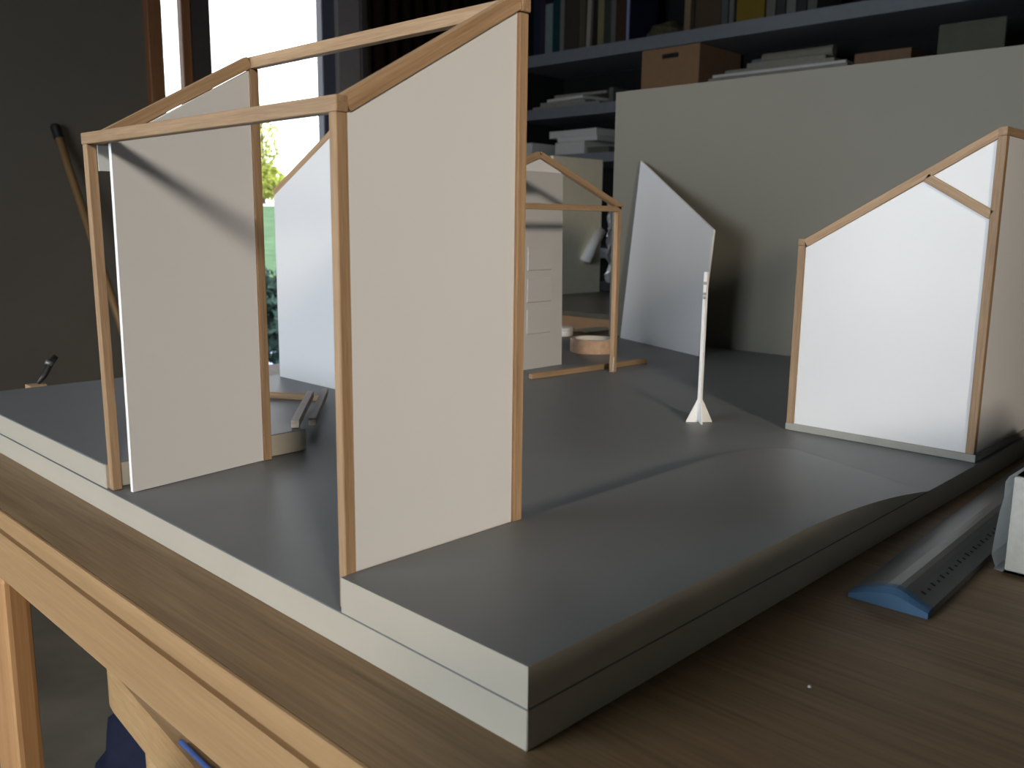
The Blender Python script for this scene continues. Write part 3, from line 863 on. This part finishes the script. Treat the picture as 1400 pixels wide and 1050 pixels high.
for k, (y0_, y1_, z, r_, lb) in enumerate(((1.42, 1.76, 0.8605, 0.0215, 'pale blue grey rolled drawing on top of the flat drawing pile'), (1.37, 1.66, 0.8590, 0.0200, 'cream rolled drawing in front on the flat drawing pile'))):
    xx = 3.20 if k == 0 else 3.10
    o = mesh_obj('rolled_drawing', tube_bm([(xx, y0_, z), (xx, y1_, z)], r_, 16), plain('roll_%d' % k, ((0.25, 0.27, 0.28), (0.28, 0.255, 0.20))[k], 0.7), None, smooth=False)
    tag(o, lb, 'roll', 'rolled drawings')
single('wooden_tray', 'low brown wooden tray on the middle shelf right of the drawings', 'tray', (3.03, 1.06, 3.28, 1.26, 0.7457, 0.822, 0, plain('tray_brown', (0.20, 0.11, 0.055), 0.6)))
single('display_board', 'square grey green board standing on the middle shelf', 'board', (3.06, 0.775, 3.075, 0.985, 0.7457, 0.888, 0, plain('grey_green_board', (0.10, 0.10, 0.07), 0.7)))

# lower shelf
pile('paper_pile', 'uneven stack of white papers on the lower shelf', 'papers',
     [(3.03, 2.51, 3.27, 2.69, 0.5308, 0.588, 0, 'paperwhite'), (3.02, 2.44, 3.26, 2.67, 0.588, 0.610, 3, 'paperwhite'), (3.03, 2.43, 3.26, 2.73, 0.610, 0.642, -3, 'paperwhite')])
single('white_box', 'small white box at the left end of the lower shelf', 'box', (3.02, 2.83, 3.2, 2.91, 0.5308, 0.596, 0, 'paperwhite'))
single('grey_folder', 'dark grey flat folder on the lower shelf beside the white papers', 'folder', (3.04, 2.375, 3.26, 2.50, 0.5308, 0.560, 0, plain('folder_dark', (0.12, 0.12, 0.10), 0.6)))

# ================================================================== side table behind the grey board
sd = thing('side_table', 'dark topped side table with wooden edge behind the grey board', 'table', (1.75, 1.0, FZ))
box('table_top', 1.412, 2.10, 0.35, 1.72, -0.012, 0.0, plain('dark_table_top', (0.13, 0.115, 0.085), 0.35, 0.5, var=0.1), sd, bev=0.001)
box('edge_board', 1.412, 1.432, 0.35, 1.72, -0.042, -0.012, 'tan', sd, bev=0.001)
for x in (1.44, 2.02):
    for y in (0.40, 1.62):
        box('leg', x, x + 0.05, y, y + 0.05, FZ, -0.012, 'tan', sd, bev=0.002)
cp = box('cream_panel', 1.742, 1.972, 1.55, 1.562, 0.0, 0.402, 'cream', None, bev=0.001)
tag(cp, 'tall cream panel standing on the side table', 'panel')
def crumple(name, label, cat, c, sx, sz, m, seed):
    bb = bmesh.new()
    n1, n2 = 14, 22
    gg = [[bb.verts.new((sx * (i / n1 - 0.5) + 0.012 * noise.noise(Vector((i * 0.5, j * 0.4, seed))),
                         0.03 * noise.noise(Vector((i * 0.35, j * 0.33, seed + 5))), sz * j / n2)) for j in range(n2 + 1)] for i in range(n1 + 1)]
    for i in range(n1):
        for j in range(n2):
            bb.faces.new((gg[i][j], gg[i + 1][j], gg[i + 1][j + 1], gg[i][j + 1]))
    bmesh.ops.solidify(bb, geom=list(bb.faces), thickness=0.001)
    return bb
pb = thing('plastic_bag', 'crinkled clear plastic bag with red print beside the cream panel', 'bag', (2.006, 1.53, 0.0))
mesh_obj('sheet', crumple('', '', '', None, 0.050, 0.26, None, 2.0), 'plastic', pb, Matrix.Translation((2.006, 1.53, 0.03)))
box('base_weight', 1.982, 2.032, 1.50, 1.56, 0.0, 0.032, 'black', pb, bev=0.003)
box('red_label', 1.985, 2.004, 1.508, 1.510, 0.200, 0.235, 'red', pb)
o = mesh_obj('plastic_tube', tube_bm([(1.885, 1.538, 0.098), (1.955, 1.538, 0.190)], 0.016, 14), 'paperwhite', None, smooth=True)
tag(o, 'short white plastic tube taped aslant on the cream panel', 'tube')
